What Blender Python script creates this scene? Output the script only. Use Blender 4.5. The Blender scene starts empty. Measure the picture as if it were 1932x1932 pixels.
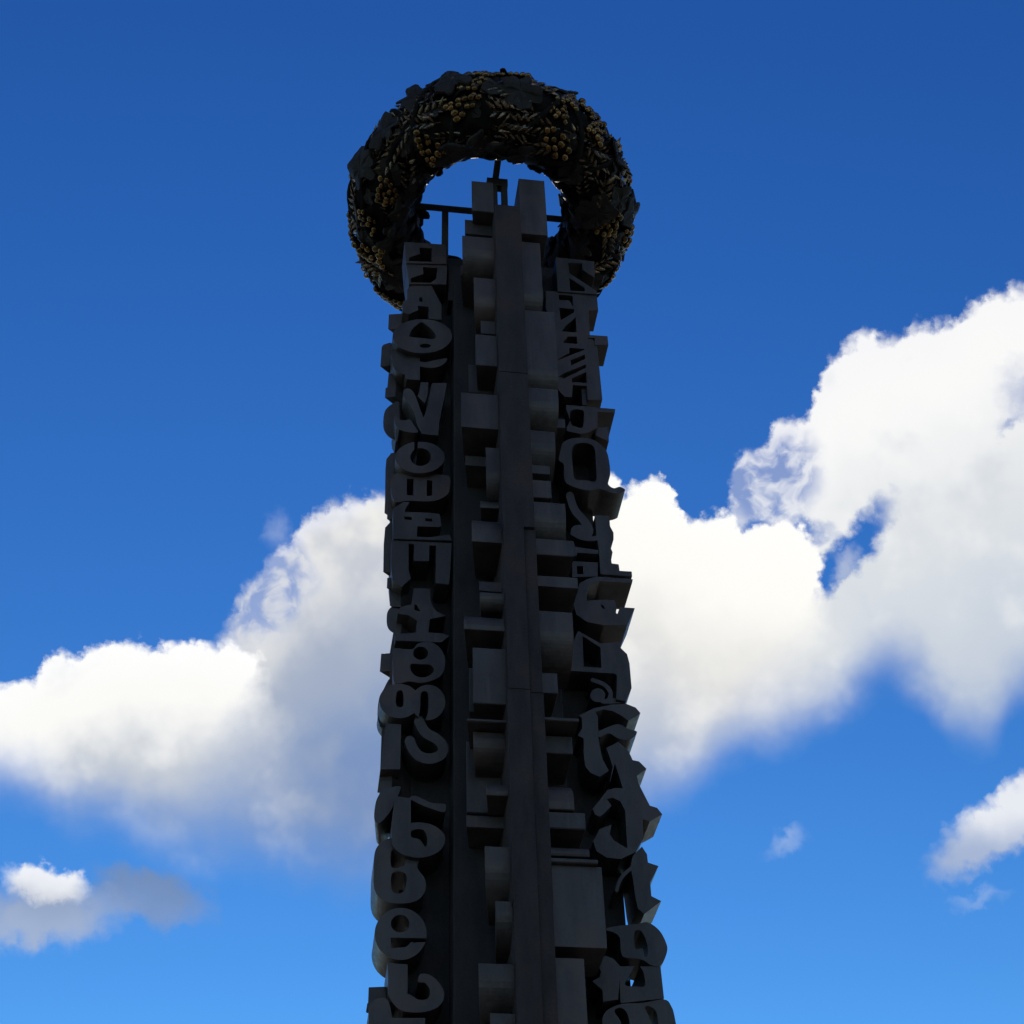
import bpy, bmesh, math, random
import numpy as np
from mathutils import Vector, Matrix
from mathutils.geometry import tessellate_polygon

random.seed(7)
R = math.radians
scn = bpy.context.scene
col = scn.collection

# ------------------------------------------------------------------ camera
FOC = 1.48                                  # focal length in frame widths
PITCH, ROLL = R(41.7), R(1.9)
EYE = Vector((0, 0, 1.6))
_Rt, _F, _U = Vector((1, 0, 0)), Vector((0, math.cos(PITCH), math.sin(PITCH))), Vector((0, -math.sin(PITCH), math.cos(PITCH)))
CU = _U * math.cos(ROLL) + _Rt * math.sin(ROLL)
CR = _Rt * math.cos(ROLL) - _U * math.sin(ROLL)
CF = _F
cam_data = bpy.data.cameras.new('camera')
cam = bpy.data.objects.new('camera', cam_data)
col.objects.link(cam)
cam_data.sensor_fit = 'HORIZONTAL'
cam_data.sensor_width = 36
cam_data.lens = 36 * FOC
cam_data.clip_end = 20000
m3 = Matrix((CR, CU, -CF)).transposed()
cam.matrix_world = Matrix.Translation(EYE) @ m3.to_4x4()
scn.camera = cam

# ------------------------------------------------------------------ sky, sun, exposure
SUN_EL, SUN_AZ = R(43), R(-6)                # azimuth from +Y towards +X
sun_data = bpy.data.lights.new('sun', 'SUN')
sun_data.energy = 4.0
sun_data.angle = R(0.5)
sun_data.color = (1.0, 0.9, 0.75)
sun = bpy.data.objects.new('sun', sun_data)
col.objects.link(sun)
sdir = Vector((math.sin(SUN_AZ) * math.cos(SUN_EL), math.cos(SUN_AZ) * math.cos(SUN_EL), math.sin(SUN_EL)))
sun.rotation_euler = sdir.to_track_quat('Z', 'Y').to_euler()
sun.location = (0, 0, 80)

scn.view_settings.view_transform = 'Standard'
scn.view_settings.look = 'None'
scn.view_settings.exposure = 0.0
scn.view_settings.gamma = 1.0
scn.view_settings.use_curve_mapping = False
scn.cycles.use_denoising = True
scn.cycles.use_adaptive_sampling = True
scn.cycles.adaptive_threshold = 0.02
scn.cycles.adaptive_min_samples = 10
scn.cycles.max_bounces = 4
scn.cycles.diffuse_bounces = 2

world = bpy.data.worlds.new('World')
scn.world = world
world.use_nodes = True
world.cycles.sampling_method = 'MANUAL'
world.cycles.sample_map_resolution = 256
wt = world.node_tree
wt.nodes.clear()


class NB:
    """small helper to write node graphs as expressions"""
    def __init__(self, tree):
        self.t = tree

    def new(self, kind, **kw):
        n = self.t.nodes.new(kind)
        for k, v in kw.items():
            setattr(n, k, v)
        return n

    def put(self, sock, v):
        if isinstance(v, bpy.types.NodeSocket):
            self.t.links.new(v, sock)
        elif v is not None:
            sock.default_value = v

    def m(self, op, a, b=None, c=None, clamp=False):
        n = self.new('ShaderNodeMath', operation=op, use_clamp=clamp)
        for i, v in enumerate((a, b, c)):
            self.put(n.inputs[i], v)
        return n.outputs[0]

    def add(self, a, b): return self.m('ADD', a, b)
    def sub(self, a, b): return self.m('SUBTRACT', a, b)
    def mul(self, a, b): return self.m('MULTIPLY', a, b)
    def div(self, a, b): return self.m('DIVIDE', a, b)

    def sstep(self, x, lo, hi, a=0.0, b=1.0):
        n = self.new('ShaderNodeMapRange', interpolation_type='SMOOTHSTEP', clamp=True)
        for i, v in enumerate((x, lo, hi, a, b)):
            self.put(n.inputs[i], v)
        return n.outputs[0]

    def dot(self, v, k):
        n = self.new('ShaderNodeVectorMath', operation='DOT_PRODUCT')
        self.put(n.inputs[0], v)
        n.inputs[1].default_value = k
        return n.outputs['Value']

    def xyz(self, x, y, z):
        n = self.new('ShaderNodeCombineXYZ')
        for i, v in enumerate((x, y, z)):
            self.put(n.inputs[i], v)
        return n.outputs[0]

    def noise(self, vec, scale, detail=6.0, rough=0.55, dist=0.0):
        n = self.new('ShaderNodeTexNoise')
        self.put(n.inputs['Vector'], vec)
        n.inputs['Scale'].default_value = scale
        n.inputs['Detail'].default_value = detail
        n.inputs['Roughness'].default_value = rough
        n.inputs['Distortion'].default_value = dist
        return n.outputs[0]

    def noise2(self, *a, **k):
        o = self.noise(*a, **k)
        o.node.noise_dimensions = '2D'
        return o

    def mix(self, f, a, b):
        n = self.new('ShaderNodeMix', data_type='RGBA')
        self.put(n.inputs['Factor'], f)
        for s, v in ((n.inputs[6], a), (n.inputs[7], b)):
            self.put(s, v if isinstance(v, bpy.types.NodeSocket) else (*v, 1.0))
        return n.outputs[2]

    def curve(self, x, pts):
        n = self.new('ShaderNodeFloatCurve')
        self.put(n.inputs['Value'], x)
        c = n.mapping.curves[0]
        n.mapping.use_clip = False
        while len(c.points) > 2:
            c.points.remove(c.points[1])
        pts = sorted(pts)
        c.points[0].location = pts[0]
        c.points[1].location = pts[-1]
        for p in pts[1:-1]:
            c.points.new(*p)
        n.mapping.update()
        return n.outputs['Value']


def build_world():
    b = NB(wt)
    sky = b.new('ShaderNodeTexSky', sky_type='NISHITA')
    sky.sun_disc = False
    sky.sun_elevation = SUN_EL
    sky.sun_rotation = SUN_AZ
    sky.altitude = 150
    sky.air_density = 1.0
    sky.dust_density = 0.0
    sky.ozone_density = 3.0
    # camera-like grading of the whole sky: deeper, more saturated blue
    sp = b.new('ShaderNodeSeparateColor')
    b.put(sp.inputs[0], sky.outputs[0])
    cb = b.new('ShaderNodeCombineColor')
    for i, (g, k) in enumerate(((2.34, 3.22), (1.91, 2.29), (1.44, 1.55))):
        c = b.mul(b.m('POWER', b.mul(sp.outputs[i], 0.1), g), k * 10.0)
        b.put(cb.inputs[i], b.m('MINIMUM', c, 12.0))
    bg_sky = b.new('ShaderNodeBackground')
    b.put(bg_sky.inputs['Color'], cb.outputs[0])
    bg_sky.inputs['Strength'].default_value = 0.1

    tc = b.new('ShaderNodeTexCoord')
    d = tc.outputs['Generated']
    # a fixed flat chart of the sky where the cloud bank stands: tangent plane at azimuth 0, elevation 41.7 degrees,
    # its horizontal tilted 1.9 degrees; world directions only, unit 1/2859 of the tangent
    el, ti = R(41.7), R(1.9)
    kf = Vector((0, math.cos(el), math.sin(el)))
    ku0, kr0 = Vector((0, -math.sin(el), math.cos(el))), Vector((1, 0, 0))
    ku, kr = ku0 * math.cos(ti) + kr0 * math.sin(ti), kr0 * math.cos(ti) - ku0 * math.sin(ti)
    unit = 2859.36
    f = b.m('MAXIMUM', b.dot(d, tuple(kf)), 0.05)
    X = b.add(b.mul(b.div(b.dot(d, tuple(kr)), f), unit), 966.0)
    Y = b.sub(966.0, b.mul(b.div(b.dot(d, tuple(ku)), f), unit))
    front = b.sstep(b.dot(d, tuple(kf)), 0.55, 0.72)
    P = b.xyz(b.mul(X, 0.01), b.mul(Y, 0.01), 0.0)
    PW = b.xyz(b.add(b.mul(X, 0.01), 31.7), b.add(b.mul(Y, 0.01), 12.9), 0.0)
    n1 = b.sub(b.noise2(P, 0.9, 3, 0.5), 0.5)
    n2 = b.sub(b.noise2(PW, 0.9, 3, 0.5), 0.5)
    nf = b.sub(b.noise2(PW, 3.6, 5, 0.58), 0.5)
    ng = b.sub(b.noise2(P, 3.6, 5, 0.58), 0.5)
    nw = b.sub(b.noise2(b.xyz(b.add(b.mul(X, 0.01), b.mul(n1, 0.8)), b.add(b.mul(Y, 0.01), b.mul(n2, 0.8)), 0.0), 2.3, 3, 0.5), 0.5)
    nl = b.sub(b.noise2(P, 0.35, 2, 0.5), 0.5)

    def puff(vec, scale):
        v = b.new('ShaderNodeTexVoronoi', feature='F1', voronoi_dimensions='2D')
        b.put(v.inputs['Vector'], vec)
        v.inputs['Scale'].default_value = scale
        return b.sub(0.42, v.outputs['Distance'])
    PN = b.xyz(b.add(b.mul(X, 0.01), b.mul(nf, 0.35)), b.add(b.mul(Y, 0.01), b.mul(ng, 0.35)), 0.0)
    pf = b.add(b.mul(puff(PN, 1.9), 26.0), b.mul(puff(PN, 4.6), 11.0))
    Xw = b.add(b.add(X, b.mul(n1, 30.0)), b.mul(ng, 30.0))
    Yw = b.add(b.add(b.add(Y, b.mul(n2, 24.0)), b.mul(nf, 30.0)), pf)
    Xs = b.add(X, b.mul(n1, 70.0))           # softer warp for bases and shading
    Ys = b.add(Y, b.mul(n2, 70.0))

    def curve_y(x, pts):
        return b.mul(b.curve(b.div(b.add(x, 400.0), 2900.0), [((px + 400) / 2900, py / 1932) for px, py in pts]), 1932.0)

    def ell(x0, y0, rx, ry, rot, xs=None, ys=None):
        c, s = math.cos(R(rot)), math.sin(R(rot))
        dx, dy = b.sub(xs or Xw, x0), b.sub(ys or Yw, y0)
        a = b.div(b.add(b.mul(dx, c), b.mul(dy, s)), rx)
        e = b.div(b.sub(b.mul(dy, c), b.mul(dx, s)), ry)
        return b.m('SQRT', b.add(b.mul(a, a), b.mul(e, e)))

    def smooth_pts(pts):                     # the crest line without its small lumps
        xs, ys = [p[0] for p in pts], [p[1] for p in pts]
        out = []
        for x in range(-400, 2501, 145):
            w = np.exp(-((np.linspace(-1, 1, 15)) ** 2) * 2)
            out.append((x, float((np.interp(x + np.linspace(-1, 1, 15) * 90, xs, ys) * w).sum() / w.sum())))
        return out

    def mass(top_pts, bot_pts, cols, stops, soft_top=14.0, soft_bot=150.0, shade=(0.60, 0.65, 0.72), light=(0.97, 0.965, 0.95)):
        """a cumulus: crisp lumpy crown above, soft base below; lit crown and shaded base are painted in by the colour stops"""
        top = curve_y(Xw, top_pts)
        bot = curve_y(Xs, bot_pts)
        above = b.sub(Yw, top)
        below = b.sub(bot, Ys)
        al = b.mul(b.sstep(above, -soft_top * 0.4, soft_top), b.sstep(below, -45.0, soft_bot))
        tt = b.sub(b.add(b.sub(Ys, curve_y(Xs, smooth_pts(top_pts))), b.mul(pf, 0.5)), b.mul(nl, 60.0))
        c = b.mix(b.sstep(tt, stops[0], stops[1]), cols[0], cols[1])
        c = b.mix(b.sstep(tt, stops[1], stops[2]), c, cols[2])
        c = b.mix(b.sstep(tt, stops[2] * 0.8, stops[3]), c, cols[3])
        c = b.mix(b.mul(b.sstep(b.add(b.mul(n1, 0.8), nl), 0.02, 0.34), 0.5), c, shade)
        c = b.mix(b.mul(b.sstep(b.sub(b.mul(n2, -0.8), nl), 0.02, 0.34), 0.4), c, light)
        return al, c

    # big right-hand cumulus
    m4, c4 = mass([(-400, 880), (1250, 880), (1330, 880), (1360, 880), (1383, 872), (1402, 850), (1440, 836), (1452, 806), (1475, 785), (1516, 782),
                   (1532, 755), (1550, 712), (1570, 676), (1604, 640), (1636, 616), (1655, 636), (1701, 627), (1724, 606), (1789, 608), (1817, 588),
                   (1863, 552), (1932, 533), (2050, 500), (2200, 560), (2500, 700)],
                  [(-400, 1500), (1200, 1560), (1320, 1500), (1420, 1420), (1553, 1372), (1613, 1320), (1678, 1285), (1720, 1295), (1770, 1355),
                   (1808, 1400), (1863, 1398), (1932, 1330), (2100, 1250), (2500, 1150)],
                  [(0.93, 0.93, 0.95), (0.95, 0.95, 0.945), (0.74, 0.77, 0.80), (0.52, 0.59, 0.70)], (0, 130, 420, 820), 26.0, 150.0)
    for (x0, y0, rx, ry, rot, lo, hi) in [(1614, 1028, 104, 34, -52, 0.40, 1.40), (1552, 1088, 44, 40, 0, 0.45, 1.3), (1470, 1000, 95, 22, 3, 0.3, 1.4),
                                          (1938, 742, 48, 56, 0, 0.0, 1.5), (1905, 795, 28, 16, -20, 0.0, 1.4)]:
        m4 = b.mul(m4, b.sstep(ell(x0, y0, rx, ry, rot), lo, hi, 0.5 if x0 > 1800 else 0.0, 1.0))
    dn = b.m('MAXIMUM', b.sub(Y, 1010.0), 0.0)
    w_e = b.add(9.0, b.mul(dn, 0.6))
    m4 = b.mul(m4, b.sstep(b.sub(Xw, b.add(1383.0, b.mul(dn, 0.1))), b.mul(w_e, -1.0), w_e))
    # ragged thin left flank, and the scrap inside the gap
    thin = b.sstep(ell(1448, 905, 100, 105, 0, Xs, Ys), 1.25, 0.55)
    rag = b.sstep(nw, -0.16, 0.18, 0.22, 0.78)
    m4 = b.mul(m4, b.add(b.sub(1.0, thin), b.mul(thin, rag)))
    m4 = b.m('MAXIMUM', m4, b.mul(b.sstep(ell(1597, 1075, 24, 44, 12), 1.3, 0.2), 0.5))
    # middle hump, mostly behind the column
    m2, c2 = mass([(-400, 1150), (330, 1150), (400, 1150), (430, 1150), (446, 1128), (480, 1085), (520, 1035), (556, 1000), (575, 968), (610, 958), (640, 940),
                   (690, 936), (725, 922), (760, 900), (900, 870), (1080, 900), (1160, 930), (1250, 1060), (1400, 1300), (1500, 1500), (2500, 1900)],
                  [(-400, 1540), (300, 1560), (420, 1625), (560, 1670), (700, 1700), (850, 1690), (1000, 1640), (1150, 1560), (1300, 1500), (1450, 1400), (2500, 1300)],
                  [(0.86, 0.87, 0.93), (0.87, 0.86, 0.83), (0.40, 0.46, 0.58), (0.20, 0.30, 0.53)], (0, 60, 300, 520), 26.0, 190.0, (0.36, 0.42, 0.55), (0.50, 0.55, 0.64))
    thin = b.sstep(ell(505, 1105, 92, 118, 30, Xs, Ys), 1.2, 0.5)
    m2 = b.mul(m2, b.add(b.sub(1.0, thin), b.mul(thin, b.sstep(nw, -0.15, 0.18, 0.32, 0.76))))
    dn = b.m('MAXIMUM', b.sub(Y, 1165.0), 0.0)
    w_e = b.add(10.0, b.mul(dn, 0.6))
    m2 = b.mul(m2, b.sstep(b.sub(Xw, b.sub(438.0, b.mul(dn, 0.2))), b.mul(w_e, -1.0), w_e))
    m2 = b.mul(m2, b.sstep(Xs, 1180.0, 1040.0))
    # white mass right of the column
    m3, c3 = mass([(-400, 1900), (900, 1500), (1000, 1000), (1060, 900), (1150, 893), (1183, 917), (1206, 900), (1234, 896), (1261, 912), (1277, 946), (1303, 977), (1331, 968),
                   (1382, 970), (1402, 1000), (1437, 994), (1456, 979), (1488, 976), (1516, 1000), (1540, 1020), (1600, 1060), (1700, 1060), (2500, 1060)],
                  [(-400, 1500), (900, 1600), (1100, 1565), (1215, 1530), (1300, 1500), (1380, 1430), (1470, 1390), (1553, 1370), (1650, 1330), (2500, 1200)],
                  [(1.0, 1.0, 0.99), (1.0, 0.985, 0.94), (0.75, 0.75, 0.74), (0.44, 0.51, 0.65)], (0, 130, 350, 560), 16.0, 150.0, (0.86, 0.85, 0.82), (1.0, 0.99, 0.95))
    dn = b.m('MAXIMUM', b.sub(Y, 1105.0), 0.0)
    x_e = b.sub(1550.0, b.mul(dn, 0.25))
    w_e = b.add(7.0, b.mul(dn, 0.75))
    m3 = b.mul(m3, b.sstep(b.sub(Xw, x_e), w_e, b.mul(w_e, -1.0)))
    # left mass
    m1, c1 = mass([(-400, 1330), (-100, 1320), (-10, 1292), (35, 1282), (70, 1278), (82, 1248), (120, 1230), (155, 1236), (172, 1216), (225, 1212), (265, 1203), (320, 1212),
                   (350, 1204), (385, 1214), (430, 1203), (460, 1210), (478, 1225), (510, 1235), (2500, 1235)],
                  [(-400, 1520), (-100, 1500), (0, 1500), (120, 1550), (250, 1600), (400, 1640), (550, 1660), (2500, 1660)],
                  [(1.0, 1.0, 1.0), (0.97, 0.965, 0.94), (0.58, 0.62, 0.68), (0.32, 0.41, 0.60)], (0, 110, 245, 350), 16.0, 150.0, (0.70, 0.73, 0.78), (0.97, 0.965, 0.95))
    dn = b.m('MAXIMUM', b.sub(Y, 1255.0), 0.0)
    w_e = b.add(7.0, b.mul(dn, 0.8))
    m1 = b.mul(m1, b.sstep(b.sub(Xw, b.sub(490.0, b.mul(dn, 0.1))), w_e, b.mul(w_e, -1.0)))

    alpha, color = m4, c4
    for al, c in ((m2, c2), (m1, c1), (m3, c3)):
        tot = b.sub(b.add(alpha, al), b.mul(alpha, al))
        color = b.mix(b.div(al, b.m('MAXIMUM', tot, 0.001)), color, c)
        alpha = tot

    # small separate clouds
    for (x0, y0, rx, ry, rot, lo, hi, k, c_top, c_bot) in [
            (1885, 1555, 165, 62, -38, 1.15, 0.55, 0.95, (0.84, 0.86, 0.90), (0.40, 0.48, 0.66)),
            (1480, 1592, 46, 22, -38, 1.3, 0.0, 0.30, (0.7, 0.76, 0.88), (0.5, 0.6, 0.8)),
            (1840, 1697, 60, 18, -12, 1.3, 0.0, 0.25, (0.7, 0.76, 0.88), (0.5, 0.6, 0.8)),
            (520, 1000, 26, 34, 30, 1.4, 0.0, 0.22, (0.8, 0.84, 0.95), (0.7, 0.78, 0.92)),
            (285, 1690, 125, 54, 12, 1.25, 0.45, 0.82, (0.19, 0.27, 0.44), (0.22, 0.32, 0.55)),
            (80, 1730, 165, 62, -6, 1.25, 0.35, 0.85, (0.34, 0.40, 0.53), (0.42, 0.49, 0.64)),
            (88, 1668, 82, 36, 8, 1.2, 0.55, 0.93, (0.92, 0.93, 0.95), (0.56, 0.60, 0.68))]:
        a = b.mul(b.sstep(ell(x0, y0, rx, ry, rot), lo, hi), k)
        ci = b.mix(b.sstep(b.sub(Ys, y0), -ry * 0.7, ry * 0.9), c_top, c_bot)  # top-to-base shading of the small clouds is mixed into their colour
        tot = b.sub(b.add(alpha, a), b.mul(alpha, a))
        color = b.mix(b.div(a, b.m('MAXIMUM', tot, 0.001)), color, ci)
        alpha = tot
    alpha = b.mul(alpha, front)
    # the rest of the sky carries scattered clouds of the same kind
    gn = b.noise(d, 2.6, 4, 0.55)
    upz = b.new('ShaderNodeSeparateXYZ')
    b.put(upz.inputs[0], d)
    g_a = b.mul(b.mul(b.sstep(gn, 0.53, 0.66), b.sub(1.0, front)), b.sstep(upz.outputs[2], 0.02, 0.2))
    color = b.mix(b.sub(1.0, front), color, (0.8, 0.82, 0.86))
    alpha = b.m('MAXIMUM', alpha, g_a)

    bg_c = b.new('ShaderNodeBackground')
    b.put(bg_c.inputs['Color'], color)
    bg_c.inputs['Strength'].default_value = 1.0
    mx = b.new('ShaderNodeMixShader')
    b.put(mx.inputs[0], alpha)
    wt.links.new(bg_sky.outputs[0], mx.inputs[1])
    wt.links.new(bg_c.outputs[0], mx.inputs[2])
    out = b.new('ShaderNodeOutputWorld')
    wt.links.new(mx.outputs[0], out.inputs[0])


build_world()


# ------------------------------------------------------------------ materials
def material(name, base, rough=0.55, metal=0.0, vary=0.35, scale=3.0, streak=True, spec=0.5, dark=None, bump=0.15, rust=None):
    m = bpy.data.materials.new(name)
    m.use_nodes = True
    t = m.node_tree
    b = NB(t)
    p = t.nodes['Principled BSDF']
    tc = b.new('ShaderNodeTexCoord')
    mp = b.new('ShaderNodeMapping')
    b.put(mp.inputs['Vector'], tc.outputs['Object'])
    mp.inputs['Scale'].default_value = (1.0, 1.0, 0.25 if streak else 1.0)
    n1 = b.noise(mp.outputs[0], scale, 6, 0.6)
    n2 = b.noise(tc.outputs['Object'], scale * 7, 5, 0.65)
    dk = dark or tuple(c * (1 - vary) for c in base)
    lt = tuple(min(1, c * (1 + vary * 0.6)) for c in base)
    k = b.sstep(b.add(b.mul(n1, 0.7), b.mul(n2, 0.3)), 0.35, 0.65)
    c = b.mix(k, dk, lt)
    if rust:                                # patches of rust and long rain streaks
        mq = b.new('ShaderNodeMapping')
        b.put(mq.inputs['Vector'], tc.outputs['Object'])
        mq.inputs['Scale'].default_value = (3.2, 3.2, 0.22)
        st = b.noise(mq.outputs[0], 1.7, 5, 0.6)
        pt = b.noise(tc.outputs['Object'], 0.55, 4, 0.6)
        c = b.mix(b.mul(b.sstep(pt, 0.5, 0.66), 0.75), c, rust)
        c = b.mix(b.mul(b.sstep(st, 0.56, 0.74), 0.55), c, tuple(x * 1.7 for x in base))
    b.put(p.inputs['Base Color'], c)
    b.put(p.inputs['Roughness'], b.sstep(n2, 0.2, 0.8, rough - 0.12, min(1, rough + 0.15)))
    p.inputs['Metallic'].default_value = metal
    p.inputs['Specular IOR Level'].default_value = spec
    bp = b.new('ShaderNodeBump')
    bp.inputs['Strength'].default_value = bump
    bp.inputs['Distance'].default_value = 0.02
    b.put(bp.inputs['Height'], n2)
    t.links.new(bp.outputs[0], p.inputs['Normal'])
    return m


M_LETTER = material('letter_metal', (0.040, 0.038, 0.036), 0.48, 0.0, vary=0.55, scale=1.6, bump=0.3, rust=(0.060, 0.042, 0.034))
M_SPINE = material('spine_metal', (0.018, 0.0145, 0.0135), 0.75, 0.0, rust=(0.034, 0.020, 0.016), vary=0.55, scale=3.0, bump=0.5)
M_CORE = material('core_metal', (0.016, 0.016, 0.016), 0.8, 0.0)
M_IRON = material('wreath_iron', (0.012, 0.012, 0.011), 0.85, 0.0, streak=False, spec=0.05)
M_LEAF = material('leaf_bronze', (0.019, 0.019, 0.017), 0.65, 0.0, streak=False, spec=0.2)
M_GOLD = material('grape_gold', (0.17, 0.107, 0.038), 0.18, 0.95, vary=0.85, scale=2.5, streak=False)
M_WHEAT = material('wheat_bronze', (0.13, 0.10, 0.065), 0.25, 0.9, vary=0.85, scale=2.5, streak=False)
M_STONE = material('plinth_stone', (0.28, 0.26, 0.24), 0.8, 0.0, streak=False)
M_GROUND = material('ground_paving', (0.09, 0.09, 0.085), 0.9, 0.0, vary=0.3, scale=0.3, streak=False)


# ------------------------------------------------------------------ objects helpers
def empty(name, loc=(0, 0, 0), parent=None):
    o = bpy.data.objects.new(name, None)
    o.location = loc
    col.objects.link(o)
    o.parent = parent
    return o


def mesh_obj(name, me, mat, parent=None):
    if mat and not me.materials:
        me.materials.append(mat)
    o = bpy.data.objects.new(name, me)
    col.objects.link(o)
    o.parent = parent
    return o


def from_lists(name, v, f, mat, parent=None, smooth=False):
    me = bpy.data.meshes.new(name)
    me.from_pydata([tuple(p) for p in v], [], f)
    me.validate()
    bm = bmesh.new()
    bm.from_mesh(me)
    bmesh.ops.recalc_face_normals(bm, faces=bm.faces)
    bm.to_mesh(me)
    bm.free()
    if smooth:
        for p in me.polygons:
            p.use_smooth = True
    return mesh_obj(name, me, mat, parent)


def box(name, x0, x1, y0, y1, z0, z1, mat, parent, bev=0.02):
    bm = bmesh.new()
    bmesh.ops.create_cube(bm, size=1)
    for v in bm.verts:
        v.co = Vector(((x0 + x1) / 2 + v.co.x * (x1 - x0), (y0 + y1) / 2 + v.co.y * (y1 - y0), (z0 + z1) / 2 + v.co.z * (z1 - z0)))
    if bev:
        bmesh.ops.bevel(bm, geom=bm.edges[:], offset=bev, segments=2, profile=0.5, affect='EDGES')
    me = bpy.data.meshes.new(name)
    bm.to_mesh(me)
    bm.free()
    return mesh_obj(name, me, mat, parent)


# ------------------------------------------------------------------ the monument's place
YAW = R(8.8)
LX = Vector((math.cos(YAW), math.sin(YAW), 0))
LY = Vector((-math.sin(YAW), math.cos(YAW), 0))


def ray(px, py):                            # photo pixel (2203 frame) -> direction
    return CF * FOC + CR * ((px - 1101.5) / 2203) + CU * ((1101.5 - py) / 2203)


_d = ray(1056, 458)                         # centre of the wreath, 29 m in front
_t = 29.0 / _d.y
RING_C = EYE + _d * _t
AXIS = Vector((RING_C.x, RING_C.y, 0))
RING_Z = RING_C.z


def loc(px, py, yl):
    """photo pixel -> (x, z) on the plane at depth yl of the monument"""
    d = ray(px, py)
    t = ((AXIS - EYE).dot(LY) + yl) / d.dot(LY)
    p = EYE + d * t - AXIS
    return p.dot(LX), p.z


monument = empty('letter_monument', AXIS)
monument.rotation_euler = (0, 0, YAW)
monument['label'] = 'tall dark metal column of stacked letters crowned by a wreath of grapes and wheat'
monument['category'] = 'monument'


# ------------------------------------------------------------------ 2D shapes as distance fields
def sd_poly(px, py, pts):
    pts = np.array(pts, float)
    d = np.full(px.shape, 1e9)
    s = np.ones(px.shape)
    n = len(pts)
    for i in range(n):
        a, b = pts[i], pts[i - 1]
        e = b - a
        wx, wy = px - a[0], py - a[1]
        L = e[0] ** 2 + e[1] ** 2 + 1e-12
        h = np.clip((wx * e[0] + wy * e[1]) / L, 0, 1)
        bx, by = wx - e[0] * h, wy - e[1] * h
        d = np.minimum(d, bx * bx + by * by)
        c1, c2, c3 = py >= a[1], py < b[1], e[0] * wy > e[1] * wx
        flip = (c1 & c2 & c3) | (~c1 & ~c2 & ~c3)
        s = np.where(flip, -s, s)
    return s * np.sqrt(d)


def spline(pts, closed, k=5):
    """Catmull-Rom through the points"""
    n = len(pts)
    out = []
    rng = range(n) if closed else range(n - 1)
    for i in rng:
        p = [np.array(pts[j % n] if closed else pts[min(max(j, 0), n - 1)], float) for j in (i - 1, i, i + 1, i + 2)]
        for q in range(k):
            t = q / k
            out.append(0.5 * ((2 * p[1]) + (-p[0] + p[2]) * t + (2 * p[0] - 5 * p[1] + 4 * p[2] - p[3]) * t * t + (-p[0] + 3 * p[1] - 3 * p[2] + p[3]) * t ** 3))
    if not closed:
        out.append(np.array(pts[-1], float))
    return out


def sd_shape(px, py, s):
    k = s[0]
    if k == 'P':                            # polygon
        return sd_poly(px, py, s[1])
    if k == 'C':                            # closed smooth curve
        return sd_poly(px, py, spline(s[1], True))
    if k == 'E':                            # ellipse
        _, x, y, rx, ry = s
        q = np.sqrt(((px - x) / rx) ** 2 + ((py - y) / ry) ** 2)
        return (q - 1) * min(rx, ry)
    if k == 'S':                            # stroke
        pts = spline(s[1], False)
        d = np.full(px.shape, 1e9)
        for a, b in zip(pts[:-1], pts[1:]):
            e = b - a
            wx, wy = px - a[0], py - a[1]
            h = np.clip((wx * e[0] + wy * e[1]) / (e[0] ** 2 + e[1] ** 2 + 1e-12), 0, 1)
            d = np.minimum(d, (wx - e[0] * h) ** 2 + (wy - e[1] * h) ** 2)
        return np.sqrt(d) - s[2] / 2
    raise ValueError(k)


def bounds(shapes):
    xs, ys = [], []
    for s in shapes:
        if s[0] == 'E':
            xs += [s[1] - s[3], s[1] + s[3]]
            ys += [s[2] - s[4], s[2] + s[4]]
        else:
            w = s[2] if s[0] == 'S' else 0
            xs += [p[0] - w for p in s[1]] + [p[0] + w for p in s[1]]
            ys += [p[1] - w for p in s[1]] + [p[1] + w for p in s[1]]
    return min(xs), max(xs), min(ys), max(ys)


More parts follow.
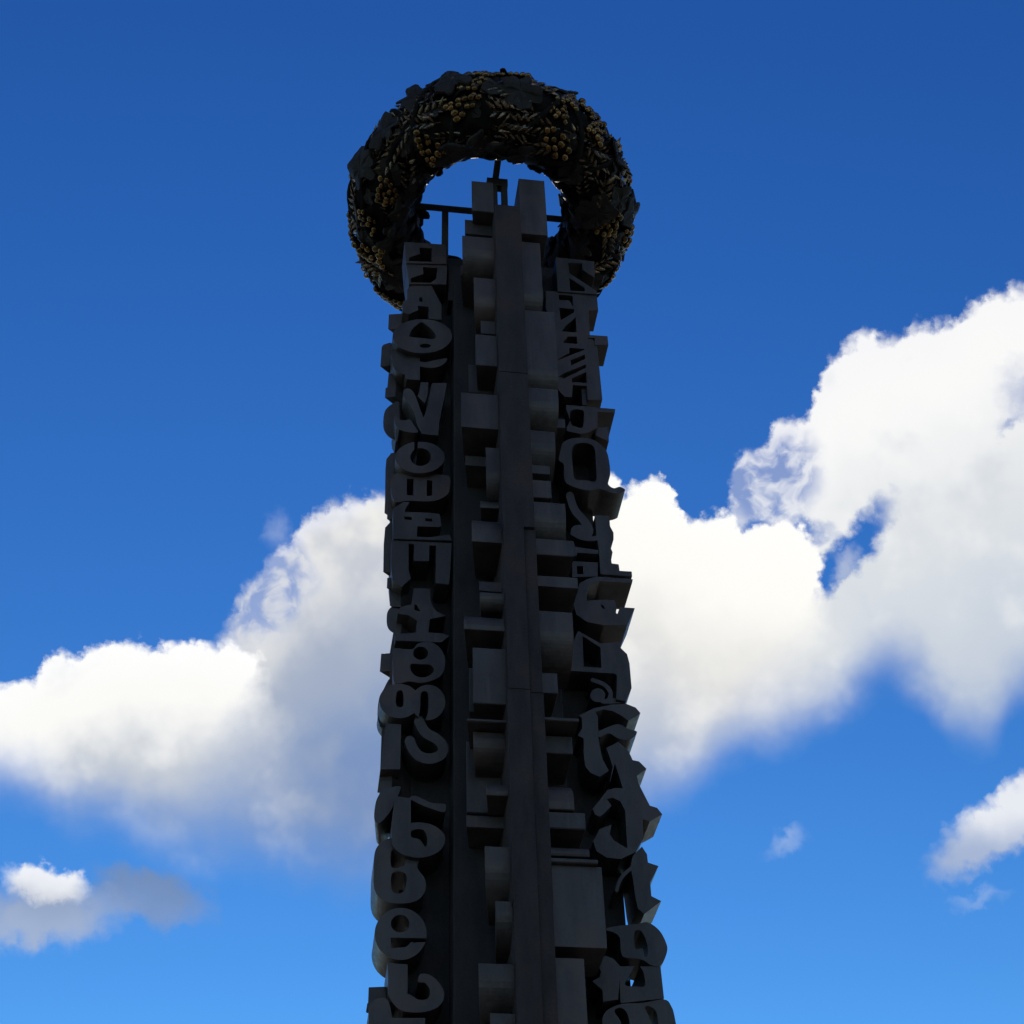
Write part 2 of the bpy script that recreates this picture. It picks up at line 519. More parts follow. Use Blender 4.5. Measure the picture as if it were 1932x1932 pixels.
def contours(plus, minus, step):
    x0, x1, y0, y1 = bounds(plus)
    pad = (x1 - x0 + y1 - y0) * 0.06 + 3 * step
    gx = np.arange(x0 - pad, x1 + pad, step)
    gy = np.arange(y0 - pad, y1 + pad, step)
    px, py = np.meshgrid(gx, gy)
    d = None
    for s in plus:
        e = sd_shape(px, py, s)
        d = e if d is None else np.minimum(d, e)
    for s in minus:
        d = np.maximum(d, -sd_shape(px, py, s))
    d = np.where(np.abs(d) < 1e-6, 1e-6, d)
    ins = d < 0
    code = ins[:-1, :-1] * 1 + ins[:-1, 1:] * 2 + ins[1:, 1:] * 4 + ins[1:, :-1] * 8
    nxt = {}
    def ept(j, i, e):
        if e == 0: a, b = (j, i), (j, i + 1)
        elif e == 1: a, b = (j, i + 1), (j + 1, i + 1)
        elif e == 2: a, b = (j + 1, i), (j + 1, i + 1)
        else: a, b = (j, i), (j + 1, i)
        return (a, b)
    table = {1: [(3, 0)], 2: [(0, 1)], 3: [(3, 1)], 4: [(1, 2)], 5: [(3, 0), (1, 2)], 6: [(0, 2)], 7: [(3, 2)],
             8: [(2, 3)], 9: [(2, 0)], 10: [(0, 1), (2, 3)], 11: [(2, 1)], 12: [(1, 3)], 13: [(1, 0)], 14: [(0, 3)]}
    js, is_ = np.where((code > 0) & (code < 15))
    for j, i in zip(js.tolist(), is_.tolist()):
        for a, b in table[int(code[j, i])]:
            nxt[ept(j, i, a)] = ept(j, i, b)
    loops = []
    while nxt:
        k0 = next(iter(nxt))
        lp, k = [], k0
        while k in nxt:
            lp.append(k)
            k = nxt.pop(k)
        pts = []
        for (a, b) in lp:
            da, db = d[a], d[b]
            t = da / (da - db)
            pts.append((gx[a[1]] + (gx[b[1]] - gx[a[1]]) * t, gy[a[0]] + (gy[b[0]] - gy[a[0]]) * t))
        pts = simplify(pts, step * 0.16)
        if len(pts) >= 3 and abs(area(pts)) > step * step * 12:
            loops.append(pts)
    return loops


def area(p):
    return 0.5 * sum(p[i - 1][0] * p[i][1] - p[i][0] * p[i - 1][1] for i in range(len(p)))


def simplify(pts, tol):
    def dp(a):
        keep = [0, len(a) - 1]
        st = [(0, len(a) - 1)]
        A = np.array(a)
        while st:
            i, j = st.pop()
            if j <= i + 1:
                continue
            p, q = A[i], A[j]
            e = q - p
            L = math.hypot(*e) + 1e-12
            seg = A[i + 1:j]
            dist = np.abs((seg[:, 0] - p[0]) * e[1] - (seg[:, 1] - p[1]) * e[0]) / L
            if L < 1e-9:
                dist = np.hypot(seg[:, 0] - p[0], seg[:, 1] - p[1])
            k = int(dist.argmax())
            if dist[k] > tol:
                k += i + 1
                keep.append(k)
                st += [(i, k), (k, j)]
        return [a[k] for k in sorted(set(keep))]
    h = len(pts) // 2
    return dp(pts[:h + 1])[:-1] + dp(pts[h:] + [pts[0]])[:-1]


def prism(name, loops, to3d, vec, mat, parent):
    """extrude flat outlines (outer rims and holes) into one closed solid"""
    flat = [p for lp in loops for p in lp]
    tris = tessellate_polygon([[Vector((p[0], p[1], 0)) for p in lp] for lp in loops])
    front = [to3d(p) for p in flat]
    n = len(front)
    verts = front + [p + (vec(p) if callable(vec) else vec) for p in front]
    faces = [tuple(t) for t in tris] + [tuple(reversed([i + n for i in t])) for t in tris]
    o = 0
    for lp in loops:
        k = len(lp)
        for i in range(k):
            a, b2 = o + i, o + (i + 1) % k
            faces.append((a, b2, b2 + n, a + n))
        o += k
    ob = from_lists(name, verts, faces, mat, parent)
    bv = ob.modifiers.new('rim', 'BEVEL')
    bv.width = 0.014
    bv.segments = 1
    bv.limit_method = 'ANGLE'
    bv.angle_limit = R(50)
    return ob


_serial = [0]


def letter(plus, minus=(), yf=-1.0, depth=0.95, vec=None, mat=None):
    """a letter that faces the square, traced on the plane yf of the monument"""
    _serial[0] += 1
    y = yf + (_serial[0] * 37 % 11) * 0.012
    loops = contours(list(plus), list(minus), 0.7)
    def to3d(p):
        x, z = loc(p[0], p[1], y)
        return Vector((x, y, z))
    v = vec or Vector((0, depth, 0))
    return prism('letter', loops, to3d, v, mat or M_LETTER, monument)


# ------------------------------------------------------------------ ground and plinth
def ground():
    v, f, n = [(0, 0, 0)], [], 64
    for i in range(n):
        a = 2 * math.pi * i / n
        v.append((6000 * math.cos(a), 6000 * math.sin(a), 0))
    for i in range(n):
        f.append((0, 1 + i, 1 + (i + 1) % n))
    o = from_lists('ground', v, f, M_GROUND)
    o['kind'] = 'structure'
    for p in o.data.polygons:
        if p.normal.z < 0:
            o.data.flip_normals()
            break


ground()
for i, (r, z0, z1) in enumerate([(7.5, 0.004, 0.3), (6.6, 0.303, 0.6), (5.6, 0.603, 1.5)]):
    v, f, n = [], [], 48
    for z in (z0, z1):
        v += [(r * math.cos(2 * math.pi * k / n), r * math.sin(2 * math.pi * k / n), z) for k in range(n)]
    f = [tuple(range(n)), tuple(range(n, 2 * n))] + [(k, (k + 1) % n, n + (k + 1) % n, n + k) for k in range(n)]
    from_lists('plinth_step', v, f, M_STONE, monument)

# ------------------------------------------------------------------ spine, arms and core
SP_Y = -3.0                                 # front edge of the spine
Z_BASE = 1.503
sx0 = loc(1065, 440, SP_Y)[0]
sx1 = loc(1142, 900, SP_Y)[0]
spine_top = loc(1085, 441, SP_Y)[1]
xL = loc(1078, 912, SP_Y)[0]
W_SP = sx1 - xL
zs = [spine_top]
for py in (800, 1130, 1480, 1935):
    zs.append(loc(1100, py, SP_Y)[1])
zs += [7.5, Z_BASE]
for i in range(len(zs) - 1):
    jit = (i * 53 % 7) * 0.004
    if i < 2:
        box('spine_panel', xL - jit, sx1 - 0.02, SP_Y + jit, -0.32, zs[i + 1] + 0.003, zs[i], M_SPINE, monument, 0.004)
    else:
        box('spine_panel', xL - jit, xL + W_SP * 0.62, SP_Y + jit, -0.32, zs[i + 1] + 0.003, zs[i], M_SPINE, monument, 0.004)
        box('spine_panel', xL + W_SP * 0.645, sx1 + jit, SP_Y + 0.10 + jit, -0.32, zs[i + 1] + 0.003, zs[i], M_SPINE, monument, 0.004)
arm_l = loc(866, 1660, -0.2)[0]
arm_r = loc(1312, 1560, -0.2)[0]
zl, zr = loc(925, 560, -0.05)[1], loc(1230, 590, -0.05)[1]
box('arm_plate', arm_l, xL + 0.2, -0.20, 0.25, Z_BASE, zl, M_CORE, monument)
box('arm_plate', xL + 0.203, arm_r, -0.21, 0.25, Z_BASE, zr, M_CORE, monument)
box('rear_spine', xL, sx1, 0.253, 2.6, Z_BASE, spine_top - 0.6, M_CORE, monument)
# recess walls between spine and letters
box('core_wall', xL - 0.95, xL - 0.01, -1.1, -0.213, Z_BASE, loc(985, 600, -1.1)[1], M_CORE, monument)
box('core_wall', sx1 + 0.01, sx1 + 0.75, -1.1, -0.214, Z_BASE, loc(1180, 690, -1.1)[1], M_CORE, monument)


# ------------------------------------------------------------------ letters seen edge on, fixed to both flanks of the spine
K = 1.1403                                  # the lists below are in 1932-wide photo pixels


def flank(side, xe, y_top, y_bot, kind, yf=-2.75, dep=1.25):
    """a letter standing on the spine's flank: outline in the plane across the square, thickness along x"""
    _serial[0] += 1
    yf = yf + (_serial[0] * 29 % 13) * 0.008
    xm = (xe + (940 + (y_top - 400) * 0.03)) / 2
    zt = loc(xm * K, y_top * K, yf)[1]
    zb = loc(xm * K, y_bot * K, yf)[1]
    xo = loc(xe * K, (y_top + y_bot) / 2 * K, yf)[0]
    a, b2 = (xo, xL + 0.004) if side < 0 else (sx1 - 0.004, xo)
    h = zt - zb
    if kind == 'O':                         # round front
        dd = max(dep, h * 0.8)
        plus = [('E', dd / 2, -h / 2, dd / 2, h / 2)]
        minus = [('E', dd / 2, -h / 2, dd / 2 - 0.28, max(0.05, h / 2 - 0.25))] if h > 0.8 else []
        back = [('P', [(dd * 0.8, -h * 0.35), (2.3, -h * 0.35), (2.3, -h * 0.65), (dd * 0.8, -h * 0.65)])]
    elif kind == 'D':                       # quarter-round top
        r = min(h * 0.8, dep * 0.5)
        arc = [(r - r * math.cos(t), -(r - r * math.sin(t))) for t in [k * math.pi / 44 for k in range(23)]]
        plus = [('P', arc + [(dep, 0), (dep, -h), (0.02, -h)])]
        minus, back = [], [('P', [(dep * 0.8, -h * 0.2), (2.3, -h * 0.2), (2.3, -h * 0.8), (dep * 0.8, -h * 0.8)])]
    elif kind == 'U':                       # round underside: face fades into shade
        r = min(h * 0.75, dep * 0.6)
        arc = [(r - r * math.cos(t), -h + (r - r * math.sin(t))) for t in [k * math.pi / 44 for k in range(23)]]
        plus = [('P', [(0, 0), (dep, 0), (dep, -h)] + arc[::-1])]
        minus, back = [], [('P', [(dep * 0.8, -h * 0.2), (2.3, -h * 0.2), (2.3, -h * 0.7), (dep * 0.8, -h * 0.7)])]
    else:                                   # flat bar or slab
        plus = [('P', [(0, 0), (dep, 0), (dep, -h), (0, -h)])]
        minus, back = [], [('P', [(dep * 0.8, -h * 0.1), (2.3, -h * 0.1), (2.3, -h * 0.75), (dep * 0.8, -h * 0.75)])]
    loops = contours(plus + back, minus, 0.02)
    if side > 0:
        return prism('letter', loops, lambda p: Vector((a, yf + p[0], zt + p[1])), Vector((b2 - a, 0, 0)), M_LETTER, monument)
    # on the left flank the letters are cut a little askew at their outer ends
    return prism('letter', loops, lambda p: Vector((b2, yf + p[0], zt + p[1])), lambda q: Vector((min(-0.05, a + 0.17 * (q.y - yf) - b2), 0, 0)), M_LETTER, monument)


for xe, y0, y1, kd, *o in [
        (890, 343, 399, 'F'), (877, 417, 443, 'F', -2.3), (872, 447, 500, 'U'), (869, 503, 522, 'F', -2.3), (894, 525, 590, 'U'),
        (907, 606, 630, 'F', -2.5), (897, 632, 690, 'F'), (870, 743, 808, 'F'), (878, 862, 880, 'F', -1.9), (917, 845, 930, 'U'),
        (906, 938, 958, 'D', -2.5), (890, 963, 1022, 'D'), (904, 1098, 1116, 'F', -2.4), (905, 1118, 1142, 'U'), (875, 1150, 1188, 'D'),
        (892, 1223, 1328, 'F'), (881, 1357, 1362, 'F', -2.8, 1.6), (893, 1382, 1432, 'U', -2.4), (917, 1472, 1500, 'D'),
        (880, 1540, 1562, 'F', -2.0), (915, 1597, 1690, 'U'), (935, 1700, 1775, 'U'), (903, 1818, 1905, 'U'), (925, 1912, 1975, 'F'),
        (884, 690, 742, 'F', -1.9), (885, 1262, 1345, 'F', -1.75), (880, 1400, 1535, 'F', -1.7)]:
    flank(-1, xe, y0, y1, kd, *o)
for xe, y0, y1, kd, *o in [
        (1030, 337, 440, 'F', -2.9), (1022, 455, 580, 'U', -2.75), (1050, 585, 728, 'U'), (1054, 731, 790, 'U'), (1066, 786, 803, 'F', -2.4),
        (1048, 811, 872, 'U'), (1037, 876, 892, 'F'), (1040, 904, 937, 'F'), (1068, 946, 1012, 'U'), (1082, 1016, 1046, 'F'),
        (1074, 1052, 1074, 'F', -2.2), (1090, 1086, 1106, 'F'), (1082, 1152, 1235, 'U'), (1052, 1268, 1306, 'F'),
        (1092, 1352, 1358, 'F', -2.85, 1.5), (1080, 1387, 1420, 'F', -2.4), (1082, 1462, 1525, 'D'), (1104, 1531, 1562, 'F'),
        (1112, 1592, 1613, 'D'), (1128, 1618, 1626, 'F', -2.9), (1140, 1632, 1786, 'F', -2.7), (1106, 1806, 1960, 'F')]:
    flank(1, xe, y0, y1, kd, *o)

# ------------------------------------------------------------------ letters that face the square, left stack (2203-wide pixels)
P, C, E, S = 'P', 'C', 'E', 'S'
letter([(P, [(870, 520), (959, 526), (961, 568), (874, 566)])],
       [(P, [(902.5, 533), (929, 534), (929, 563), (880, 561), (880, 554), (904.5, 545.5)])])
letter([(P, [(874, 567), (962, 570), (960, 612), (880, 611)])],
       [(P, [(910, 574.5), (941, 576.5), (939, 599), (927, 608), (884, 607.5), (884, 599), (911, 589)])])
letter([(P, [(890, 611), (928, 613), (950, 655), (950, 688), (922, 686), (922, 660), (899, 658), (900, 667), (880, 676), (866, 672), (867, 648), (876, 645), (876, 622)])],
       [(P, [(902, 640), (909, 640), (909, 649), (902, 648)])])
letter([(E, 908.7, 723, 64, 36.7)],
       [(C, [(881.8, 719.3), (887, 708), (898, 698.6), (907.6, 693), (918, 700), (926, 706), (935.6, 718.3), (934.5, 728.6), (908, 727), (882.8, 724.5)]), (E, 915, 743.7, 12, 4.5)], -1.12)
letter([(P, [(870, 766), (903.5, 768), (903.5, 817.6), (874.5, 815.6), (870, 804)]), (C, [(900, 777), (914, 779), (934, 775), (962, 771), (953, 784.5), (932, 791), (904.5, 788)]),
        (C, [(841, 756.6), (858, 752.5), (873, 769), (873, 804), (854, 798), (844.5, 783.5)])])
letter([(P, [(929, 824), (962, 824), (955, 860), (945, 908), (943, 937), (906, 933), (910, 905), (921, 868)]),
        (C, [(868, 840), (880, 836), (892, 848), (906, 886), (914, 905), (910, 932), (898, 915), (893, 895), (882, 870), (870, 855)]),
        (P, [(905, 822), (922, 823), (920, 850), (914, 868), (898, 852), (902, 845)]),
        (C, [(850, 882), (852, 894), (864, 904.5), (882, 902.5), (890, 914), (899, 928), (891, 931), (864, 926), (852, 916), (848, 899)]),
        (P, [(852, 922), (856, 922), (855, 949), (851, 949)])])
letter([(E, 903.5, 984, 53, 34)], [(E, 905, 983, 22, 19), (P, [(891.5, 945), (899, 945), (899, 970), (891.5, 970)])], -1.1)
letter([(C, [(846, 1022), (900, 1021), (962, 1023), (968, 1045), (960, 1066), (930, 1078), (880, 1077), (847, 1076)])],
       [(P, [(875.5, 1030), (890, 1030), (889, 1066), (875, 1065)]), (P, [(918, 1032), (930, 1034), (930, 1066), (918, 1067)])])
letter([(P, [(846, 1094), (868, 1080), (882, 1080), (874, 1092), (870, 1101), (925, 1103), (946, 1106), (950, 1130), (947, 1134), (898, 1132), (897, 1154), (922, 1156), (950, 1152), (968, 1150), (972, 1163), (846, 1159)])],
       [(P, [(870, 1111), (886, 1113), (886, 1119), (870, 1117)]), (P, [(915, 1115), (930, 1116), (930, 1122), (915, 1121)])])
letter([(P, [(842, 1162), (972, 1168), (968, 1240), (965, 1258), (937, 1254), (938, 1174), (924, 1173), (923, 1207), (890, 1207), (891, 1171), (879, 1170), (879, 1225), (884, 1245), (865, 1262), (845, 1250), (842, 1220)])])
letter([(P, [(890, 1265), (925.5, 1266), (927, 1295), (938, 1314), (960, 1325), (925, 1332), (922, 1360), (950, 1362), (968, 1368), (950, 1382), (850, 1378), (850, 1364), (895, 1360), (897, 1335), (880, 1324), (855, 1320), (862, 1305), (885, 1300)])],
       [(P, [(892, 1300), (897, 1302), (904, 1315), (892, 1312)])])
letter([(C, [(847, 1398), (868, 1396), (888, 1396), (900, 1384), (925, 1381), (945, 1392), (956, 1410), (958, 1430), (950, 1452), (930, 1464), (905, 1469), (880, 1466), (850, 1470), (846, 1440)])],
       [(E, 905, 1405, 16, 14), (C, [(884, 1429), (905, 1429), (925, 1430), (934, 1442), (920, 1455), (900, 1456), (886, 1446)])])
letter([(E, 859.5, 1508, 43, 37), (E, 921, 1511, 37, 38)],
       [(C, [(853, 1492), (860, 1485), (867, 1490), (867, 1518), (853, 1518)]), (C, [(905, 1493), (913, 1487), (921, 1493), (921, 1530), (912, 1552), (900, 1552), (904, 1525)])], -1.1)
letter([(P, [(830, 1556), (863, 1558), (861, 1655), (818, 1655)])])
letter([(S, [(902, 1552), (915, 1575), (940, 1590), (953, 1606), (948, 1624), (925, 1632), (902, 1626), (888, 1610), (882, 1594)], 22)])
letter([(C, [(823.5, 1701), (841, 1694), (862, 1692), (856, 1712), (848, 1730), (838, 1748), (823.5, 1765), (813, 1771), (805, 1760), (807.5, 1730), (814, 1712)])], vec=Vector((0.1, 0.9, 0)))
letter([(P, [(850, 1712), (884, 1718), (884, 1800), (842, 1812), (843, 1765)]), (E, 900, 1807, 58, 38), (C, [(882, 1718), (910, 1733), (935, 1742), (956, 1747), (958, 1730), (928, 1727), (895, 1712)])],
       [(C, [(886, 1787), (910, 1785), (919, 1803), (916, 1822), (903, 1806), (886, 1801)])], -1.08)
letter([(C, [(830, 1806), (860, 1803), (890, 1812), (905, 1838), (898, 1866), (914, 1890), (914, 1918), (896, 1938), (860, 1944), (826, 1938), (806, 1915), (804, 1870), (808, 1828)])],
       [(C, [(843, 1828), (868, 1840), (868, 1862), (843, 1866)]), (C, [(843, 1880), (866, 1876), (875, 1888), (868, 1918), (845, 1918)])])
letter([(E, 862, 2009, 56, 56)], [(E, 861, 1987, 20, 19), (P, [(840, 2017), (930, 2019), (884, 2027), (874, 2037), (842, 2040)]), (P, [(880, 2021), (930, 2018), (930, 2026), (890, 2028)])], -1.1)
letter([(P, [(834, 2071), (877, 2075), (877, 2140), (850, 2150), (836, 2142)]), (C, [(838, 2140), (877, 2138), (900, 2150), (920, 2148), (925, 2130), (915, 2115), (900, 2112), (905, 2095), (930, 2100), (952, 2125), (955, 2148), (940, 2168), (905, 2178), (860, 2172)])])
letter([(C, [(796, 2160), (815, 2148), (833, 2150), (842, 2180), (845, 2230), (845, 2275), (794, 2275), (793, 2200)]), (P, [(835, 2190), (915, 2190), (912, 2240), (838, 2240)])], [], -1.04)

# ends of letters set askew on the left edge, behind the stack
OB = Vector((0.62, 0.55, 0))
for pl in [
        (P, [(836, 676), (870, 674), (872, 708), (834.5, 708)]),
        (P, [(821, 746), (825, 741), (840, 736.5), (845, 752), (845, 786), (818, 789)]),
        (P, [(836, 804), (854, 803), (850, 853), (828, 856), (829.5, 834), (833, 834)]),
        (C, [(845, 868), (831, 879), (826, 890), (824, 910), (827, 928), (840, 942), (858, 940), (858, 868)]),
        (P, [(842, 974), (831, 988), (829, 1010), (828, 1080), (827, 1104), (833, 1105), (832.5, 1117), (862, 1119), (862, 975)]),
        (P, [(842, 1120), (828, 1135), (825, 1170), (824, 1231), (850, 1231), (855, 1122)]),
        (P, [(833, 1243), (832, 1265.5), (850, 1266), (852, 1242)]),
        (P, [(838, 1258), (838, 1292), (843, 1305), (862, 1306), (862, 1258)]),
        (C, [(846, 1303), (834, 1315), (831.5, 1335), (835, 1352), (846, 1361), (862, 1360), (862, 1303)]),
        (P, [(846, 1361), (838, 1408), (838, 1462), (862, 1465), (862, 1361)]),
        (P, [(820, 1406.5), (842, 1405), (842, 1443), (817, 1445)]),
        (C, [(838, 1460), (825, 1483), (816, 1500), (812, 1530), (814, 1552), (824, 1569), (850, 1565), (852, 1465)]),
        (P, [(821, 1565), (816, 1708), (842, 1704), (846, 1565)]),
        (P, [(793, 2124), (829, 2122.5), (831, 2160), (791, 2178)]),
        (P, [(790, 2158), (810, 2158), (806, 2178), (787, 2178)])]:
    letter([pl], [], -0.62, vec=OB)

# ------------------------------------------------------------------ right stack
letter([(P, [(1196, 553), (1278, 562), (1279.5, 597.5), (1253.5, 580.5), (1252.5, 566.5), (1222.5, 565.5), (1224.8, 587), (1284, 626), (1284, 633), (1199.5, 627)])],
       [(P, [(1225, 598), (1258, 620), (1258, 627), (1227, 625)])], depth=0.8)
letter([(P, [(1174, 625), (1284, 634), (1287, 668), (1266, 668), (1269, 720), (1285, 745), (1296, 860), (1264, 860), (1262, 830), (1232, 828), (1231, 855), (1214, 853), (1198, 835), (1198, 770), (1190, 700), (1174, 665)])],
       [(P, [(1201.5, 634), (1231.5, 636), (1233, 661), (1225, 646), (1203, 645)]), (P, [(1203, 662), (1236, 665), (1234, 672.6), (1206.5, 688.5)]),
        (P, [(1238.5, 682), (1240.5, 715), (1207.5, 712.5), (1217, 701)]), (P, [(1213.4, 734), (1221, 724), (1241, 724), (1242, 740), (1213, 737.5)]),
        (P, [(1225, 748), (1256.6, 750.5), (1256.6, 752.5), (1227, 764), (1201, 775), (1200, 773), (1219, 761.5), (1225, 760)]),
        (P, [(1227, 775), (1258, 762.6), (1259, 772), (1229, 785.5)]), (P, [(1202, 810), (1213.5, 802.5), (1241, 792), (1259.5, 784), (1260.6, 791), (1213.5, 814)]),
        (P, [(1230, 814), (1261, 800), (1262.5, 824), (1241, 822), (1230.5, 823)])], depth=0.8)
letter([(P, [(1266, 720.5), (1307, 723), (1309, 743), (1279.5, 742), (1279.5, 727), (1266, 727)])], [], -0.95, 0.8)
letter([(P, [(1218, 871), (1323.5, 880), (1323, 888), (1285.5, 886), (1285.5, 919), (1268, 930), (1249, 933.5), (1219.5, 927), (1219.5, 918.5), (1227, 905), (1218, 880)])],
       [(C, [(1228, 884), (1254, 883), (1256, 905), (1252, 920), (1240, 918), (1229, 912)])])
letter([(P, [(1250, 832), (1263, 833), (1265, 871), (1253, 871)])], [], -0.9)
letter([(P, [(1281.5, 920), (1309, 918.6), (1310, 950), (1281.5, 937)])], [], -0.85)
letter([(C, [(1204.5, 962), (1219, 947), (1242, 941.6), (1273, 944.7), (1295, 958.4), (1307.6, 978), (1313, 1018), (1308, 1040), (1320, 1050), (1333.7, 1047), (1345, 1055), (1322.5, 1061.5), (1291.5, 1052), (1270, 1055), (1245, 1051), (1216, 1036), (1213, 1000), (1203, 990)])],
       [(C, [(1230.6, 972), (1236, 957), (1250.5, 953), (1268, 954.6), (1279, 966), (1282, 1000), (1282, 1034), (1260, 1033), (1238, 1031), (1233, 1010)])], -1.1, 1.05)
letter([(S, [(1226, 1066), (1236, 1096), (1256, 1120), (1268, 1140), (1262, 1152)], 17), (E, 1245, 1140, 16, 11), (S, [(1232, 1147), (1250, 1156), (1275, 1159), (1300, 1152)], 10),
        (P, [(1280, 1108), (1311, 1110), (1312.5, 1132), (1320, 1146), (1320, 1161), (1314, 1179), (1318, 1188), (1315, 1204), (1316, 1212), (1331, 1214), (1333, 1228), (1359, 1229.5), (1360, 1240), (1292, 1235), (1288, 1180), (1283, 1150)])])
letter([(P, [(1219, 1166), (1233.5, 1164), (1237.5, 1176), (1286.5, 1183), (1288, 1192), (1242, 1189), (1240, 1196), (1222, 1194)])], [], -1.0)
letter([(P, [(1231, 1207), (1286, 1210), (1286, 1240), (1231, 1242)])], [(P, [(1241, 1218), (1254, 1218), (1255, 1235), (1242, 1234.5)])], -0.95)
letter([(P, [(1262, 1246), (1283, 1240), (1361.6, 1246), (1360, 1254), (1290, 1250), (1268, 1259), (1262, 1275), (1263, 1292), (1290, 1290), (1322, 1291), (1327, 1307), (1325, 1318), (1328, 1321), (1334, 1306), (1366, 1308), (1350, 1343.5), (1330, 1345), (1299, 1345), (1263, 1338), (1240, 1322), (1229, 1284), (1241, 1281), (1246.5, 1255)])],
       [(P, [(1292, 1301), (1298, 1303), (1302, 1310), (1296, 1309)])], -1.1, 1.05)
letter([(P, [(1244, 1357), (1291, 1384), (1337, 1381), (1335.6, 1394), (1349, 1407), (1354.5, 1427.5), (1359, 1480), (1347, 1508), (1326, 1505), (1327, 1453), (1322, 1449), (1224, 1443), (1233, 1388), (1236, 1372)])],
       [(P, [(1253, 1368), (1291.5, 1393), (1294, 1436.5), (1256, 1434)])])
letter([(E, 1286, 1495.6, 16, 15), (S, [(1275, 1463), (1299, 1472), (1314, 1490), (1309, 1508)], 9), (P, [(1286, 1505), (1335, 1500), (1335, 1513), (1296, 1514)])], [], -0.97)
letter([(P, [(1245, 1539), (1279, 1523), (1315, 1516), (1347, 1514), (1367.5, 1522), (1378, 1534), (1370.5, 1540), (1352, 1550), (1336, 1539), (1318, 1529.5), (1297.5, 1526), (1281, 1532.5), (1286, 1540), (1288, 1593), (1296, 1632), (1310, 1658), (1290, 1671), (1271, 1663), (1259, 1649), (1255.6, 1618), (1255.6, 1588.5), (1243, 1582), (1252.5, 1567), (1252, 1545)])])
letter([(C, [(1284, 1576), (1313, 1562), (1332, 1558), (1352, 1568), (1370.5, 1574.5), (1358, 1590), (1342.6, 1591.6), (1328.6, 1588), (1316, 1580), (1305, 1578.5), (1290, 1586)])], [], -0.93)
letter([(P, [(1304, 1609), (1330, 1596), (1352, 1615), (1361, 1635), (1375, 1638), (1391, 1654), (1370, 1669), (1374, 1686), (1398, 1733), (1414, 1738), (1425, 1752), (1398, 1767), (1383, 1762), (1383, 1806), (1367, 1833), (1336, 1848), (1305, 1845), (1283, 1831), (1276, 1810), (1290, 1783), (1316, 1774), (1311.5, 1792.6), (1321, 1808), (1349.5, 1825), (1345, 1745), (1335, 1724), (1318, 1716), (1305, 1719), (1316, 1733), (1300, 1750), (1290, 1757), (1280, 1752), (1275, 1740), (1297, 1712), (1309, 1696), (1318, 1650), (1311, 1627)])],
       [(P, [(1323, 1642), (1340, 1696), (1324, 1695), (1308, 1699)])], -1.08)
letter([(P, [(1361, 1842), (1381, 1821), (1392, 1837.6), (1394, 1855.5), (1417, 1863), (1399, 1898), (1401.5, 1927.7), (1423, 1938.6), (1386, 1966.5), (1372, 1954), (1367, 1931), (1361, 1887), (1356.5, 1865.6)]), (S, [(1360, 1866), (1340, 1884), (1330, 1902), (1327, 1915)], 8)], [], -0.98)
letter([(C, [(1300, 2000), (1325, 1992), (1370, 1988), (1393, 1984), (1418, 2001), (1433, 2028), (1435, 2048), (1421.6, 2077), (1400, 2076), (1380, 2064), (1345, 2060), (1336, 2048), (1333, 2017), (1318, 2005)])],
       [(C, [(1365, 2008), (1372, 2001), (1382, 2006), (1392, 2031), (1393, 2056), (1386, 2058), (1382, 2041), (1367, 2041)])])
letter([(P, [(1260, 2053), (1285, 2069), (1293, 2090), (1290, 2102), (1274, 2110.7), (1296, 2130), (1297.5, 2155), (1330, 2150), (1335, 2080), (1320, 2062), (1300, 2055)])], [], -1.12)
letter([(P, [(1332, 2079), (1421, 2079), (1428.6, 2147.7), (1335, 2158)])], [(C, [(1358, 2092), (1371, 2075), (1384, 2092), (1387, 2121), (1366, 2122), (1345, 2118)])], -0.95)
letter([(C, [(1300, 2180), (1335, 2160), (1380, 2158), (1429, 2150), (1445, 2166), (1452, 2190), (1458, 2230), (1455, 2270), (1300, 2270), (1296, 2220)])],
       [(C, [(1322, 2176), (1336, 2168), (1350, 2182), (1355, 2215), (1352, 2260), (1336, 2260), (1338, 2205)]), (C, [(1388, 2168), (1400, 2166), (1414, 2185), (1418, 2260), (1402, 2260), (1400, 2200)])])

# ------------------------------------------------------------------ top fittings
def loc_box(name, px0, px1, py0, py1, yf, dep, mat=None):
    xm, ym = (px0 + px1) / 2, (py0 + py1) / 2
    xa, xb = loc(px0 * K, ym * K, yf)[0], loc(px1 * K, ym * K, yf)[0]
    za, zb = loc(xm * K, py1 * K, yf)[1], loc(xm * K, py0 * K, yf)[1]
    return box(name, xa, xb, yf, yf + dep, za, zb, mat or M_CORE, monument, 0.01)


loc_box('bracket_post', 834, 846, 392, 500, -0.6, 0.16)
loc_box('bracket_post', 838.5, 842, 452, 462, -0.62, 0.1)
loc_box('bracket_bar', 919, 958, 336, 349, -2.1, 0.25)
loc_box('bracket_post', 947, 958, 349.5, 398, -2.09, 0.2)
loc_box('bracket_post', 931, 939, 349.5, 398, -2.08, 0.2)
for xa, xb, ya, yb in [(846, 935, 505, 570)]:
    loc_box('arm_cap', xa, xb, ya, yb, -0.75, 0.5)

# ------------------------------------------------------------------ wreath
RR, RA, RH = 3.39, 0.84, 1.22               # ring radius, half width, half height
wreath_rot = Matrix.Rotation(R(-6), 4, 'X')
RZ = RING_Z


def ring_pt(th, ph, off=0.0):
    """point and frame on the wreath: th round the ring, ph round the section"""
    c, s = math.cos(ph), math.sin(ph)
    rad = Vector((math.sin(th), -math.cos(th), 0))       # th = 0 faces the camera
    n = (rad * (c / RA) + Vector((0, 0, s / RH))).normalized()
    p = rad * (RR + RA * c) + Vector((0, 0, RH * s)) + n * off
    tan = Vector((math.cos(th), math.sin(th), 0))
    return p, n, tan


